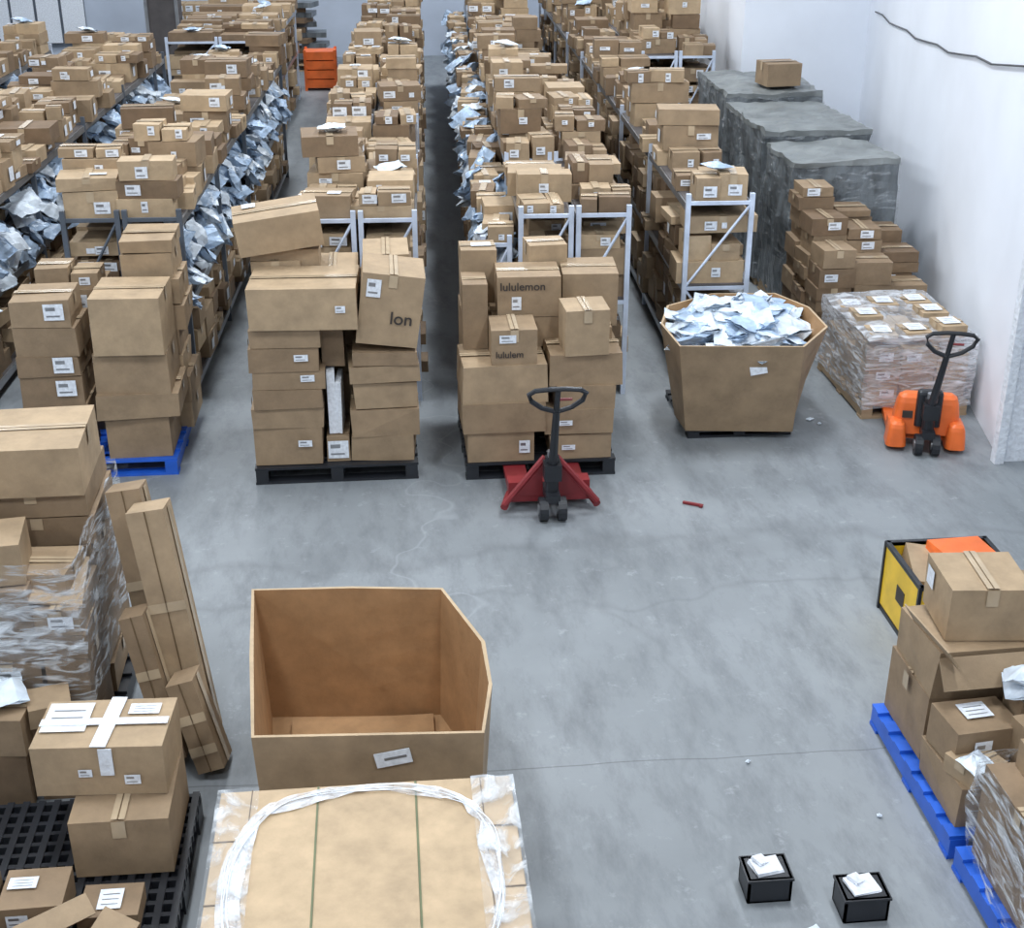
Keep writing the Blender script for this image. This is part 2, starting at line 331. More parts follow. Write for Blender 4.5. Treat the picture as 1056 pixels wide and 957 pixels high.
# ------------------------------------------------------------------ rack rows
def rack_row(x0,x1,y0,y1,levels=(.12,.82,1.52),split=2,tops=(.15,.6),bag=None,bagz=(.85,1.3),name='storage_rack_row',wmax=.44,gap=.02,dens=9,turn=-2.0,fm='rack'):
    par=empty(name); fr=MB(); ca=MB()
    H=levels[-1]+.12; p=.02
    xs=[x0+(x1-x0)*k/split for k in range(split+1)]
    ys=[y0]; 
    while ys[-1]<y1-.6: ys.append(min(y1,ys[-1]+2.1))
    for k in range(split):
        a,bb=xs[k]+p+.01,xs[k+1]-p-.01
        for y in ys:
            for x in (a,bb): fr.bx(x-p,x+p,y-p,y+p,0,H,fm)
            fl=0
            for z in (.12,.82,H-.08): fr.bx(a,bb,y-.012,y+.012,z-.015,z+.015,fm)
            for (za,zb) in ((.12,.82),(.82,H-.08)):
                fr.tube([(a,y,za),(bb,y,zb)] if fl else [(bb,y,za),(a,y,zb)],.012,fm,5); fl=1-fl
        for z in levels:
            for x in (a,bb): fr.bx(x-.015,x+.015,y0,y1,z-.03,z+.03,'steel')
            fr.bx(a,bb,y0,y1,z+.02,z+.035,'deck')
    for k in range(split):
        a,bb=xs[k]+.02,xs[k+1]-.02
        for li,z in enumerate(levels):
            top = li==len(levels)-1
            y=y0+.03
            while y<y1-.2:
                l=R.uniform(.2,wmax)
                if not top and bag and li==1 and ((bag=='R' and k==split-1) or (bag=='L' and k==0)) :
                    y+=l; continue
                zt = z+.035+ (R.uniform(*tops) if top else (levels[li+1]-z-.10)*R.uniform(.8,1))
                zz=z+.036
                if top and R.random()<.04: y+=l; continue
                while zz<zt-.08:
                    h=min(R.uniform(.09,.25),zt-zz)
                    if h<.07: break
                    wd=(bb-a)*R.uniform(.75,1.12)
                    cx=(a+bb)/2+R.uniform(-.06,.06)
                    labs=[]
                    if R.random()<.6:
                        labs.append(('f',R.uniform(.2,.8),R.uniform(.4,.65),R.uniform(.04,.15),min(h*.6,R.uniform(.04,.12))))
                        if R.random()<.3: labs.append(('f',R.uniform(.2,.8),R.uniform(.3,.6),R.uniform(.04,.08),min(h*.4,.05),0))
                    if R.random()<.18: labs.append(('t',R.uniform(.3,.7),R.uniform(.3,.7),R.uniform(.08,.16),R.uniform(.06,.12)))
                    if R.random()<.35: labs.append(('r' if x0<0 else 'l',R.uniform(.3,.7),.5,.1,h*.5))
                    if R.random()<.38 and wd>.3:
                        f=R.uniform(.35,.65)
                        for q,ww in ((-wd/2+wd*f/2,wd*f),(wd/2-wd*(1-f)/2,wd*(1-f))):
                            ca.carton(cx+q,y+l/2,zz,ww-.01,l*R.uniform(.8,.95),h*R.uniform(.6,1),rz=R.gauss(0,.07),tape=R.choice('xy'),seam=False,labels=labs[:1])
                        if top: zz+=h; break
                        zz+=h+.004; continue
                    ca.carton(cx,y+l/2+R.uniform(-.02,.02),zz,wd,l-gap*.5,h,rz=R.gauss(0,.07 if top else .02),tape=R.choice(('x','y','y',None)),seam=False,labels=labs,jit=.004)
                    zz+=h+.004
                if top and R.random()<.07: ca.bag(((a+bb)/2,y+l/2,zz+.04),.24,.2,.06,(R.uniform(-.2,.2),R.uniform(-.2,.2),R.uniform(0,3)),R.choice(('bag','bagw')))
                y+=l+gap
    fr.obj('rack_frame',par); ca.obj('cartons',par)
    if bag:
        bg=MB(); xe = x1 if bag=='R' else x0; sg = 1 if bag=='R' else -1
        n=int((y1-y0)*dens)
        for i in range(n):
            y=R.uniform(y0,y1)
            bg.bag((xe-sg*R.uniform(-.02,.25),y,R.uniform(*bagz)),R.uniform(.16,.28),R.uniform(.16,.3),R.uniform(.06,.12),(R.uniform(-.5,.5),sg*R.uniform(.1,1.2),R.uniform(-.6,.6)),R.choice(('bag','bag','bagw')))
        bg.obj('mailer_bags',par)
    px=(x0+x1)/2
    par.matrix_world=Matrix.Translation((px,y0,0))@Matrix.Rotation(math.radians(turn),4,'Z')@Matrix.Translation((-px,-y0,0))
    return par
rack_row(-.72,.26,10.75,27,tops=(.12,.5))
rack_row(1.06,2.0,10.75,27,tops=(.15,.6))
rack_row(.76,1.04,10.9,27,levels=(.12,.72,1.25),split=1,tops=(.05,.2),bag='L',bagz=(.7,1.42),dens=20)
rack_row(2.5,3.1,11.05,27,split=1,tops=(.2,.65))
rack_row(3.4,4.4,18.1,28,split=2,levels=(.12,.9,1.7),tops=(.6,1.3))
rack_row(-2.6,-1.62,10.95,19.5,tops=(.15,.6),bag='R',bagz=(.85,1.38),dens=22,fm='rackd')
rack_row(-4.35,-3.3,10.9,20,tops=(.15,.5),bag='R',bagz=(.8,1.38),dens=22,fm='rackd')
rack_row(-6.15,-5.0,13,21,tops=(.1,.45),bag='R',bagz=(.8,1.45),dens=22)
rack_row(-7.9,-6.8,15,23,tops=(.1,.45),bag='R',bagz=(.9,1.75),dens=20)
rack_row(-9.9,-8.7,17,24.5,tops=(.1,.45),bag='R',bagz=(.9,1.75),dens=18,turn=-1)
rack_row(-3.2,-1.6,21.5,26,tops=(.1,.3))

# ------------------------------------------------------------------ back area clutter
mb=MB(); mb.pallet(-4.1,29,1.9,1.0)
for lz in range(6):
    for k in range(9):
        mb.carton(-4.0+k*.2+.02,29.5,.13+lz*.2,.19,.6,.19,shade=.8,tape=None,labels=[('f',.5,.55,.14,.11)])
mb.obj('small_carton_stack')
mb=MB()
for k in range(4): mb.bx(-1.42,-.82,26.6,27.1,.05+k*.17,.2+k*.17,'orange')
for x in (-1.42,-.86):
    for y in (26.58,27.07): mb.bx(x,x+.05,y,y+.05,0,.74,'orange')
mb.obj('orange_crate')
mb=MB(); mb.pallet(-2.1,29,1.2,1.0)
for k in range(12): mb.carton(-1.75+R.random()*.5,29.35+R.random()*.3,.13+.1*k,.5,.5,.098,rz=R.uniform(-.4,.4),shade=.0,mat='greyd' if k%2 else 'card',tape=None)
mb.obj('dark_equipment_pile')

# ------------------------------------------------------------------ carton pallet, centre-left (A)
mb=MB(); mb.pallet(-1.03,9.18,1.2,1.1,mat='black')
F=9.2
zz=.13
for h,dx,w in ((.30,0,.50),(.15,-.01,.52),(.15,.01,.5),(.14,.02,.52),(.17,.0,.5),(.15,.03,.5)):
    mb.c(-1.02+dx,-1.02+dx+w,F+R.uniform(0,.03),F+.52,zz,zz+h-.003,shade=R.uniform(.2,.5),tape='x',rz=R.uniform(-.03,.03),jit=.008,labels=[('f',.75,.6,.1,.05)] if R.random()<.4 else []); zz+=h
zA=zz
mb.c(-.98,-.22,F-.02,F+.56,zA,zA+.30,shade=.7,tape='x',rz=-.03,labels=[('f',.85,.5,.07,.05)])
zz=.13
for h,dx,w in ((.2,0,.47),(.22,.0,.5),(.2,.02,.46),(.14,.0,.5),(.1,.03,.46)):
    mb.c(-.31+dx,-.31+dx+w,F+R.uniform(0,.04),F+.52,zz,zz+h-.003,shade=R.uniform(.2,.5),tape='x',rz=R.uniform(-.05,.05),jit=.01); zz+=h
TA=mb.carton(-.03,F+.28,zz+.05,.44,.5,.52,tilt=(0,.14),shade=.55,tape='y',labels=[('f',.2,.8,.1,.13)])
mb.c(-.5,-.33,F+.06,F+.5,.13,.33,shade=.4,labels=[('f',.5,.5,.15,.14)])
mb.c(-.48,-.42,F+.1,F+.4,.34,.82,shade=.9,mat='label',tape=None,rz=.05); mb.c(-.41,-.37,F+.1,F+.4,.34,.74,shade=.9,mat='label',tape=None,rz=-.05)
mb.c(-.5,-.34,F+.18,F+.5,.84,1.12,shade=.2)
for x0,x1 in ((-1.0,-.62),(-.6,-.2),(-.18,.18)):
    zz=.13
    while zz<1.3:
        h=R.uniform(.18,.3); mb.c(x0,x1,F+.57,F+1.08,zz,zz+h-.004,shade=R.uniform(.2,.6)); zz+=h
    mb.c(x0,x1-.02,F+.58,F+1.05,zz,zz+.12,shade=.7,tape='y')
mb.carton(-.78,F+.75,1.62,.62,.45,.26,rz=.1,tilt=(.05,-.12),shade=.6,tape='x',labels=[('t',.2,.8,.1,.1)])
mb.bx(-1.0,-.5,F+.6,F+.95,1.45,1.6,'card',.5)
A=mb.obj('palletized_carton_stack')
front_text('lon',.13,TA,.44,.5,.52,.5,.32,A)

# ------------------------------------------------------------------ carton pallet, centre (B)
mb=MB(); mb.pallet(.52,9.12,1.12,1.1,mat='black')
F=9.14
mb.c(.54,1.03,F,F+.5,.13,.37,shade=.4,tape='x',labels=[('f',.85,.5,.08,.1)])
mb.c(.50,1.10,F-.02,F+.5,.375,.60,shade=.35,tape='x',jit=.01)
mb.c(.50,1.12,F-.01,F+.52,.605,.88,shade=.55,tape='x',rz=.02,jit=.01)
TB=mb.c(.72,1.05,F+.02,F+.36,.885,1.15,shade=.4,tape='y',labels=[('f',.35,.75,.12,.06)])
mb.c(.54,.72,F+.38,F+.7,.885,1.38,shade=.3)
TB2=mb.c(.80,1.27,F+.4,F+.8,1.12,1.42,shade=.4,tape='x',rz=-.03,labels=[('f',.3,.35,.07,.1)])
mb.c(.76,1.25,F+.4,F+.78,.885,1.115,shade=.4)
TB4=mb.c(.55,.82,F+.8,F+1.08,1.1,1.52,shade=.5,labels=[('t',.6,.5,.15,.1)])
mb.c(1.06,1.35,F+.82,F+1.08,1.2,1.54,shade=.7,rz=.1)
mb.c(.54,1.06,F+.55,F+1.08,.13,1.09,shade=.4); mb.c(1.1,1.62,F+.55,F+1.08,.13,1.0,shade=.4)
mb.bx(1.06,1.3,F+.82,F+1.05,1.0,1.2,'card',.3)
zz=.13
for h,dx,w in ((.2,0,.45),(.2,-.04,.5),(.18,.03,.45),(.24,-.01,.54)):
    mb.c(1.15+dx,1.15+dx+w,F+R.uniform(0,.03),F+.53,zz,zz+h-.003,shade=R.uniform(.25,.5),tape='x',jit=.01,labels=[('f',.3,.5,.1,.04)] if R.random()<.5 else []); zz+=h
mb.c(1.24,1.56,F-.02,F+.3,zz,zz+.34,shade=.62,tape='y',rz=.04)
TB3=mb.c(1.3,1.72,F+.5,F+.95,1.0,1.4,shade=.45,tape='x',rz=-.06)
mb.c(1.3,1.64,F+.3,F+.49,zz,zz+.1,shade=.5)
Bo=mb.obj('palletized_carton_stack')
front_text('lululem',.07,TB,.33,.34,.265,.08,.22,Bo)
front_text('lululemon',.085,TB2,.47,.4,.30,.04,.68,Bo)
front_text('lululemon',.08,TB3,.42,.45,.40,.08,.3,Bo)
front_text('ono',.11,TB4,.27,.28,.42,.1,.4,Bo)

# ------------------------------------------------------------------ left blue pallet (C)
mb=MB(); mb.pallet(-2.86,9.42,1.24,1.15,mat='blue')
F=9.44
mb.c(-2.12,-1.66,F+.03,F+.55,.13,.46,shade=.3,tape='x'); mb.c(-2.17,-1.58,F,F+.58,.463,.64,shade=.4,tape='x',rz=.03,jit=.012)
mb.c(-2.15,-1.62,F+.02,F+.55,.645,.95,shade=.4,tape='x',jit=.01); mb.c(-2.12,-1.62,F-.02,F+.52,.955,1.38,shade=.68,tape='x',rz=-.02)
zz=.13
for h in (.2,.22,.18,.2,.2,.2,.2,.1): mb.c(-1.98,-1.58+R.uniform(-.03,.03),F+.6,F+1.1,zz,zz+h-.003,shade=R.uniform(.25,.65),tape='x',jit=.008); zz+=h
zz=.13
for h in (.25,.2,.22,.15,.22,.2): mb.c(-2.68,-2.24+R.uniform(-.03,.03),F+.02,F+.45,zz,zz+h-.003,shade=R.uniform(.1,.45),jit=.008,labels=[('f',.75,.6,.14,.12)] if R.random()<.6 else []); zz+=h
zz=.13
for h in (.25,.2,.22,.25,.22): mb.c(-2.64,-2.16,F+.6,F+1.1,zz,zz+h-.003,shade=R.uniform(.2,.5),labels=[('f',.7,.6,.1,.1)]); zz+=h
mb.c(-2.62,-2.38,F+.62,F+.9,zz,zz+.16,shade=.4); mb.c(-2.36,-2.16,F+.62,F+.9,zz,zz+.12,shade=.5,labels=[('f',.5,.5,.08,.06)])
mb.obj('palletized_carton_stack')

# ------------------------------------------------------------------ gaylord boxes
def gaylord(base, rim, z0, z1, shade=.6):
    mb=MB(); n=len(base); c=Vector((sum(p[0] for p in base)/n,sum(p[1] for p in base)/n))
    th=.014
    def inset(p): v=Vector(p); d=(c-v); return v+d.normalized()*th*1.4
    rows=[]; K=5
    for j in range(K+1):
        t=j/K
        rows.append(([Vector(base[i])*(1-t)+Vector(rim[i])*t for i in range(n)], z0+(z1-z0)*t))
    outer=[(p.x,p.y,z) for ps,z in rows for p in ps]
    inner=[(inset(p).x,inset(p).y,z) for ps,z in rows for p in ps]
    fs=[(j*n+i,j*n+(i+1)%n,(j+1)*n+(i+1)%n,(j+1)*n+i) for j in range(K) for i in range(n)]
    mb.add(outer,fs,'card',shade)
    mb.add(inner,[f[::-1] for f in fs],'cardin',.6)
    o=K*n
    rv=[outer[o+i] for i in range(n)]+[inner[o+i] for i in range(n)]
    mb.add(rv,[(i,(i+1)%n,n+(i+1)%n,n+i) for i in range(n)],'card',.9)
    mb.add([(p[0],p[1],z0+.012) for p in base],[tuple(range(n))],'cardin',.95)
    return mb
base=[(-.64,4.97),(.31,4.92),(.36,5.25),(.36,5.7),(.2,6.14),(-.25,6.17),(-.73,6.2),(-.68,5.6)]
rim=[(-.67,4.94),(.34,4.88),(.405,5.25),(.40,5.62),(.22,6.16),(-.25,6.22),(-.77,6.24),(-.73,5.6)]
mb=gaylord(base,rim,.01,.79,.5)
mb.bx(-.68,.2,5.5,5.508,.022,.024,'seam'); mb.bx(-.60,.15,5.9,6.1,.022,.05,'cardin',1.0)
mb.box((-.06,4.898,.67),(.16,.004,.075),'label',rot=(0,-.2,-.05)); mb.box((-.05,4.894,.675),(.1,.003,.012),'steel',rot=(0,-.2,-.05))
mb.obj('open_gaylord_box')
base=[(2.30,9.72),(3.14,9.62),(3.22,9.95),(3.2,10.35),(3.08,10.65),(2.65,10.7),(2.38,10.45),(2.28,10.05)]
rim=[(2.18,9.56),(3.12,9.46),(3.44,9.9),(3.44,10.4),(3.26,10.8),(2.72,10.84),(2.28,10.55),(2.14,10.1)]
mb=gaylord(base,rim,.07,.84,.4)
mb.pallet(2.32,9.72,.84,.9,h=.068,mat='black')
for i in range(95):
    a=R.uniform(0,6.28); q=math.sqrt(R.random())*.5
    x=2.80+math.cos(a)*q; y=10.16+math.sin(a)*q
    mb.bag((x,y,.68+.22*(1-(q/.6)**2)+R.uniform(-.05,.04)),R.uniform(.22,.36),R.uniform(.2,.34),.09,(R.uniform(-.5,.5),R.uniform(-.5,.5),R.uniform(0,3)),R.choice(('bag','bagw','bagw')))
mb.box((2.80,9.535,.64),(.13,.004,.08),'label',rot=(-.02,-.2,-.107))
mb.obj('gaylord_box_of_mailers')

# ------------------------------------------------------------------ near strapped bulk box
mb=MB(); x0,x1,y0,y1,zt=-.77,.43,3.4,4.61,.75
mb.pallet(x0,y0,1.2,1.22,mat='wood')
mb.bx(x0,x1,y0,y1,.13,zt-.01,'card',.7)
sx=[x0,-.37,.03,x1]
for k in range(3): mb.box(((sx[k]+sx[k+1])/2,(y0+y1)/2,zt),(sx[k+1]-sx[k]-.008,y1-y0,.022),'card',.95 if k!=1 else .9,jit=.002)
for y in (4.3,3.95,3.65):
    for a,c in ((x0,x0+.13),(x1-.13,x1)): mb.bx(a,c,y-.003,y+.003,zt+.011,zt+.014,'seam')
for x in (-.37,.03): mb.bx(x-.004,x+.004,y0,y1,zt+.008,zt+.014,'green')
for x in (x0+.13,x1-.13): mb.bx(x-.002,x+.002,y0,y1,zt+.008,zt+.013,'seam')
ob=mb.obj('strapped_bulk_box')
st=MB()
def loop(i,N,s_,scl=1):
    a=2*math.pi*i/N; e=2.7
    cx=math.copysign(abs(math.cos(a))**(2/e),math.cos(a)); cy=math.copysign(abs(math.sin(a))**(2/e),math.sin(a))
    rr=scl*(1+.07*noise.noise(Vector((math.cos(a)*1.4,math.sin(a)*1.4,s_*.5))))
    return (-.17+cx*.525*rr, 4.02+cy*.545*rr)
N=90
for s_ in range(3):
    pts=[(*loop(i,N,s_*2,1-.014*(s_%3)),zt+.022+.002*s_) for i in range(N)]
    st.tube(pts,[.002+.004*abs(noise.noise(Vector((i*.2,s_*3,1)))) for i in range(N)],'strap',5,closed=True,flat=.5)
vs=[];fs=[]
for i in range(N):
    for k in range(6):
        wv=.3+1.6*abs(noise.noise(Vector((math.cos(2*math.pi*i/N)*1.5,math.sin(2*math.pi*i/N)*1.5,8))))
        x,y=loop(i,N,1,1.03-(.035*k)*wv); vs.append((x,y,zt+.019+.012*noise.noise(Vector((x*20,y*20,k)))))
for i in range(N):
    j=(i+1)%N
    for k in range(5): fs.append((i*6+k,i*6+k+1,j*6+k+1,j*6+k))
st.add(vs,fs,'ribbon')
st.obj('film_band',ob)
sh=MB(); shell(sh,x0-.015,x1+.015,y0-.015,y1+.015,.05,zt-.02,'film',.01,12,top=False); sh.obj('film_side',ob)
fl=MB()
for (a,c) in ((x0-.01,x0+.16),(x1-.17,x1+.01)):
    vs=[];fs=[];n=40
    for j in range(n+1):
        for i in range(6):
            x=a+(c-a)*i/5; y=y0+(y1-y0)*j/n; vs.append((x,y,zt+.022+.014*noise.noise(Vector((x*18,y*9,0)))))
    for j in range(n):
        for i in range(5): q=j*6+i; fs.append((q,q+1,q+7,q+6))
    fl.add(vs,fs,'film')
fl.obj('film_top',ob)

# ------------------------------------------------------------------ left tall wrapped stack
mb=MB(); mb.pallet(-2.7,5.82,1.2,1.15,mat='black')
def stack(mb,x0,x1,y0,y1,z0,z1,hs=(.16,.3),sh=(.3,.7),lab=.3,tapes='xy',j=.012):
    zz=z0
    while zz<z1-.06:
        h=min(R.uniform(*hs),z1-zz)
        if z1-zz-h<.06: h=z1-zz
        mb.c(x0+R.uniform(-j,j),x1+R.uniform(-j,j),y0+R.uniform(-.01,.01),y1,zz,zz+h-.004,shade=R.uniform(*sh),tape=R.choice(tapes),rz=R.uniform(-j,j)*2,labels=[('f',R.uniform(.3,.7),.55,.12,.07)] if R.random()<lab else [])
        zz+=h
stack(mb,-2.12,-1.56,6.35,6.92,.13,1.34,sh=(.15,.5))
mb.c(-2.14,-1.57,6.3,6.85,1.34,1.60,shade=.68,tape='x',rz=.03)
stack(mb,-2.7,-2.15,5.9,6.9,.13,1.3)
stack(mb,-2.1,-1.78,5.86,6.3,.13,1.05,sh=(.1,.45),hs=(.1,.2)); stack(mb,-1.76,-1.55,5.84,6.3,.13,.95,sh=(.1,.45),hs=(.1,.2))
mb.carton(-2.0,6.05,1.055,.36,.3,.22,rz=.12,shade=.6,tape='y'); mb.box((-1.70,6.08,.99),(.28,.4,.012),'card',.7,rot=(.15,.2,.1)); mb.carton(-1.74,6.12,.955,.26,.3,.12,rz=-.1,shade=.5,tape='x')
mb.carton(-2.02,5.66,.0,.36,.28,.34,rz=.1,shade=.1); mb.carton(-2.0,5.67,.345,.4,.28,.2,rz=-.1,shade=.35,tape='x')
mb.carton(-1.72,5.69,.46,.2,.2,.1,rz=.3,shade=.5,tape=None); mb.bx(-1.8,-1.62,5.62,5.78,.0,.45,'card',.1)
mb.bag((-1.95,5.68,.60),.26,.24,.08,(0,.1,.4),'bagw')
ob=mb.obj('film_wrapped_carton_stack')
sh=MB(); shell(sh,-2.72,-1.53,5.80,6.97,.45,1.22,'filml',.035,22,top=False,sd=3); shell(sh,-2.7,-1.55,5.82,6.95,.7,1.1,'filml',.05,22,top=False,sd=13); sh.obj('film_wrap',ob)
mb=MB()
def plank(p0,p1,wy,tx,shade,mat='card'):
    p0=Vector(p0); p1=Vector(p1); d=p1-p0; L=d.length; z=d.normalized(); y=Vector((0,1,0)); y=(y-z*y.dot(z)).normalized(); x=y.cross(z)
    T=Matrix((( x.x,y.x,z.x,p0.x),(x.y,y.y,z.y,p0.y),(x.z,y.z,z.z,p0.z),(0,0,0,1)))
    mb.box((0,0,L/2),(tx,wy,L),mat,shade,mtx=T,jit=.004)
    mb.box((tx/2+.006,0,L/2),(.002,.05,L*.98),'tape',mtx=T)
    mb.box((0,-wy/2-.006,L/2),(.006,.002,L),'seam',mtx=T)
    for zz in (.25,.6): mb.box((0,-wy/2-.006,L*zz),(tx,.002,.05),'tape',mtx=T)
    return T
plank((-1.22,6.28,.03),(-1.40,6.52,1.28),.2,.18,.4)
plank((-1.07,6.05,.03),(-1.25,6.27,1.28),.2,.19,.6)
plank((-.98,5.80,.03),(-1.11,5.90,.50),.2,.14,.35)
plank((-1.18,5.9,.03),(-1.34,6.05,.80),.16,.12,.25)
mb.obj('leaning_long_cartons')

# ------------------------------------------------------------------ near-left black pallet
mb=MB(); X0,X1,Y0,Y1=-2.2,-1.0,4.22,5.42
for k in range(17):
    x=X0+.02+k*(X1-X0-.04)/16; mb.bx(x-.016,x+.016,Y0,Y1,.115,.15,'black')
for k in range(17):
    y=Y0+.02+k*(Y1-Y0-.04)/16; mb.bx(X0,X1,y-.012,y+.012,.105,.145,'black')
for k in range(3):
    x=X0+.06+k*(X1-X0-.12)/2
    for j in range(3):
        y=Y0+.07+j*(Y1-Y0-.14)/2; mb.bx(x-.06,x+.06,y-.07,y+.07,0,.11,'black')
    mb.bx(x-.05,x+.05,Y0,Y1,0,.02,'black')
mb.c(-1.48,-1.05,4.86,5.38,.15,.45,shade=.4,tape='y')
mb.c(-1.64,-1.06,5.04,5.41,.453,.71,shade=.66,tape=None,rz=-.05,labels=[('t',.2,.6,.2,.22),('t',.78,.75,.14,.08),('f',.4,.5,.06,.04),('f',.75,.35,.07,.05)])
mb.box((-1.33,5.22,.721),(.07,.38,.004),'strap',rot=(0,0,-.1)); mb.box((-1.35,5.22,.723),(.57,.05,.003),'strap',rot=(0,0,-.05)); mb.box((-1.32,5.026,.64),(.06,.004,.14),'strap',rot=(0,0,-.05))
mb.c(-1.99,-1.75,4.50,4.74,.15,.32,shade=.25,tape=None,labels=[('f',.5,.6,.1,.07)])
mb.c(-1.72,-1.46,4.52,4.76,.15,.30,shade=.25,tape=None,labels=[('t',.3,.6,.12,.07),('f',.3,.6,.09,.06)])
mb.c(-1.4,-1.15,4.5,4.7,.15,.24,shade=.2,tape=None,labels=[('t',.5,.5,.1,.12)])
T=mb.c(-1.75,-1.28,4.10,4.40,.15,.26,shade=.3,tape=None,mat='cardin')
mb.box((-1.50,4.40,.31),(.40,.10,.008),'card',.6,rot=(.5,0,.6)); mb.box((-1.24,4.33,.28),(.16,.26,.008),'card',.5,rot=(.1,.4,-.3)); mb.box((-1.82,4.26,.29),(.18,.3,.008),'card',.65,rot=(0,-.4,.3))
mb.obj('carton_loaded_plastic_pallet')

# ------------------------------------------------------------------ right pallets
mb=MB(); mb.pallet(2.44,4.78,1.1,1.08,mat='blue')
mb.c(2.50,3.05,5.35,5.84,.13,.5,shade=.3,jit=.012,rz=.02); mb.c(2.52,3.02,5.35,5.83,.503,.76,shade=.45,tape=None,jit=.014,mat='card')
mb.c(2.60,3.0,5.42,5.80,.775,1.06,shade=.66,tape='y',rz=-.08,labels=[('l',.75,.7,.1,.1)])
mb.c(3.04,3.42,5.3,5.7,.6,1.0,shade=.5,labels=[('f',.2,.4,.1,.1),('t',.2,.6,.14,.1)]); mb.c(3.06,3.5,5.3,5.84,.13,.597,shade=.3)
mb.box((2.52,5.45,.80),(.12,.46,.008),'card',.6,rot=(0,1.0,.1)); mb.box((2.76,5.27,.70),(.5,.16,.008),'card',.45,rot=(.9,0,.05)) 
mb.c(2.49,2.78,4.85,5.3,.13,.33,shade=.35,tape='y',rz=.04,jit=.012); mb.c(2.8,3.2,4.82,5.28,.13,.40,shade=.3)
mb.carton(2.66,5.14,.345,.34,.26,.2,rz=.12,shade=.3,tape=None,labels=[('t',.5,.6,.14,.12),('f',.4,.5,.09,.1)])
mb.c(2.8,3.02,4.84,5.06,.405,.60,shade=.4,tape=None,labels=[('t',.5,.6,.12,.12)],rz=.15); mb.c(3.04,3.4,4.85,5.28,.405,.8,shade=.45,tape='x',labels=[('f',.2,.6,.1,.12)])
for i in range(6): mb.bag((2.92+R.uniform(-.1,.1),5.18+R.uniform(-.06,.05),.66+i*.025),.22,.16,.07,(R.uniform(-.4,.4),R.uniform(-.4,.4),R.uniform(0,3)),'bagw')
mb.c(2.85,3.03,5.1,5.28,.405,.64,shade=.3,tape=None)
mb.carton(2.6,4.96,.335,.2,.2,.1,rz=.4,shade=.6,tape='x')
mb.bag((2.57,4.9,.45),.16,.12,.05,(.2,.1,.5),'bagw')
mb.obj('mixed_carton_pallet').location=(.05,0,0)
mb=MB(); mb.pallet(2.44,3.5,1.1,1.22,mat='blue')
mb.c(2.5,3.3,4.0,4.68,.13,.62,shade=.2,tape='x',labels=[('f',.3,.6,.15,.1)]); mb.c(2.5,3.4,3.5,3.96,.13,.45,shade=.3)
mb.c(2.62,3.2,4.15,4.66,.623,.76,shade=.4,tape='y',labels=[('t',.3,.5,.2,.15)])
ob=mb.obj('film_wrapped_carton_pallet'); ob.location=(.05,0,0)
sh=MB(); shell(sh,2.47,3.43,3.47,4.71,.1,.66,'filml',.03,16,sd=9,top=False); sh.obj('film_wrap',ob)
mb=MB(); X,Y,w_,d_,h_=2.95,6.48,.62,.56,.46
mb.bx(X,X+w_,Y,Y+d_,0,.04,'black')
mb.bx(X,X+.02,Y,Y+d_,.03,h_,'yellow'); mb.bx(X+w_-.02,X+w_,Y,Y+d_,.03,h_,'yellow'); mb.bx(X+.02,X+w_-.02,Y,Y+.02,.03,h_,'yellow'); mb.bx(X+.02,X+w_-.02,Y+d_-.02,Y+d_,.03,h_,'yellow')
for (a,b1,c1,d1) in ((X-.008,X+.02,Y-.008,Y+d_+.008),(X+w_-.02,X+w_+.008,Y-.008,Y+d_+.008),(X,X+w_,Y-.008,Y+.02),(X,X+w_,Y+d_-.02,Y+d_+.008)): mb.bx(a,b1,c1,d1,h_-.02,h_+.005,'black')
for xx in (X,X+w_):
    for yy in (Y,Y+d_): mb.bx(xx-.01,xx+.01,yy-.01,yy+.01,0,h_,'black')
mb.bx(X-.004,X,Y+.2,Y+.32,.2,.3,'ink')
mb.box((X+.40,Y+.36,.45),(.34,.26,.10),'orange',rot=(.08,.1,.2),jit=.015); mb.box((X+.2,Y+.3,.37),(.3,.4,.14),'card',.6,rot=(.1,.1,-.2)); mb.box((X+.45,Y+.15,.40),(.2,.2,.1),'orange',rot=(-.1,.2,.5),jit=.01)
mb.obj('yellow_tote_bin')

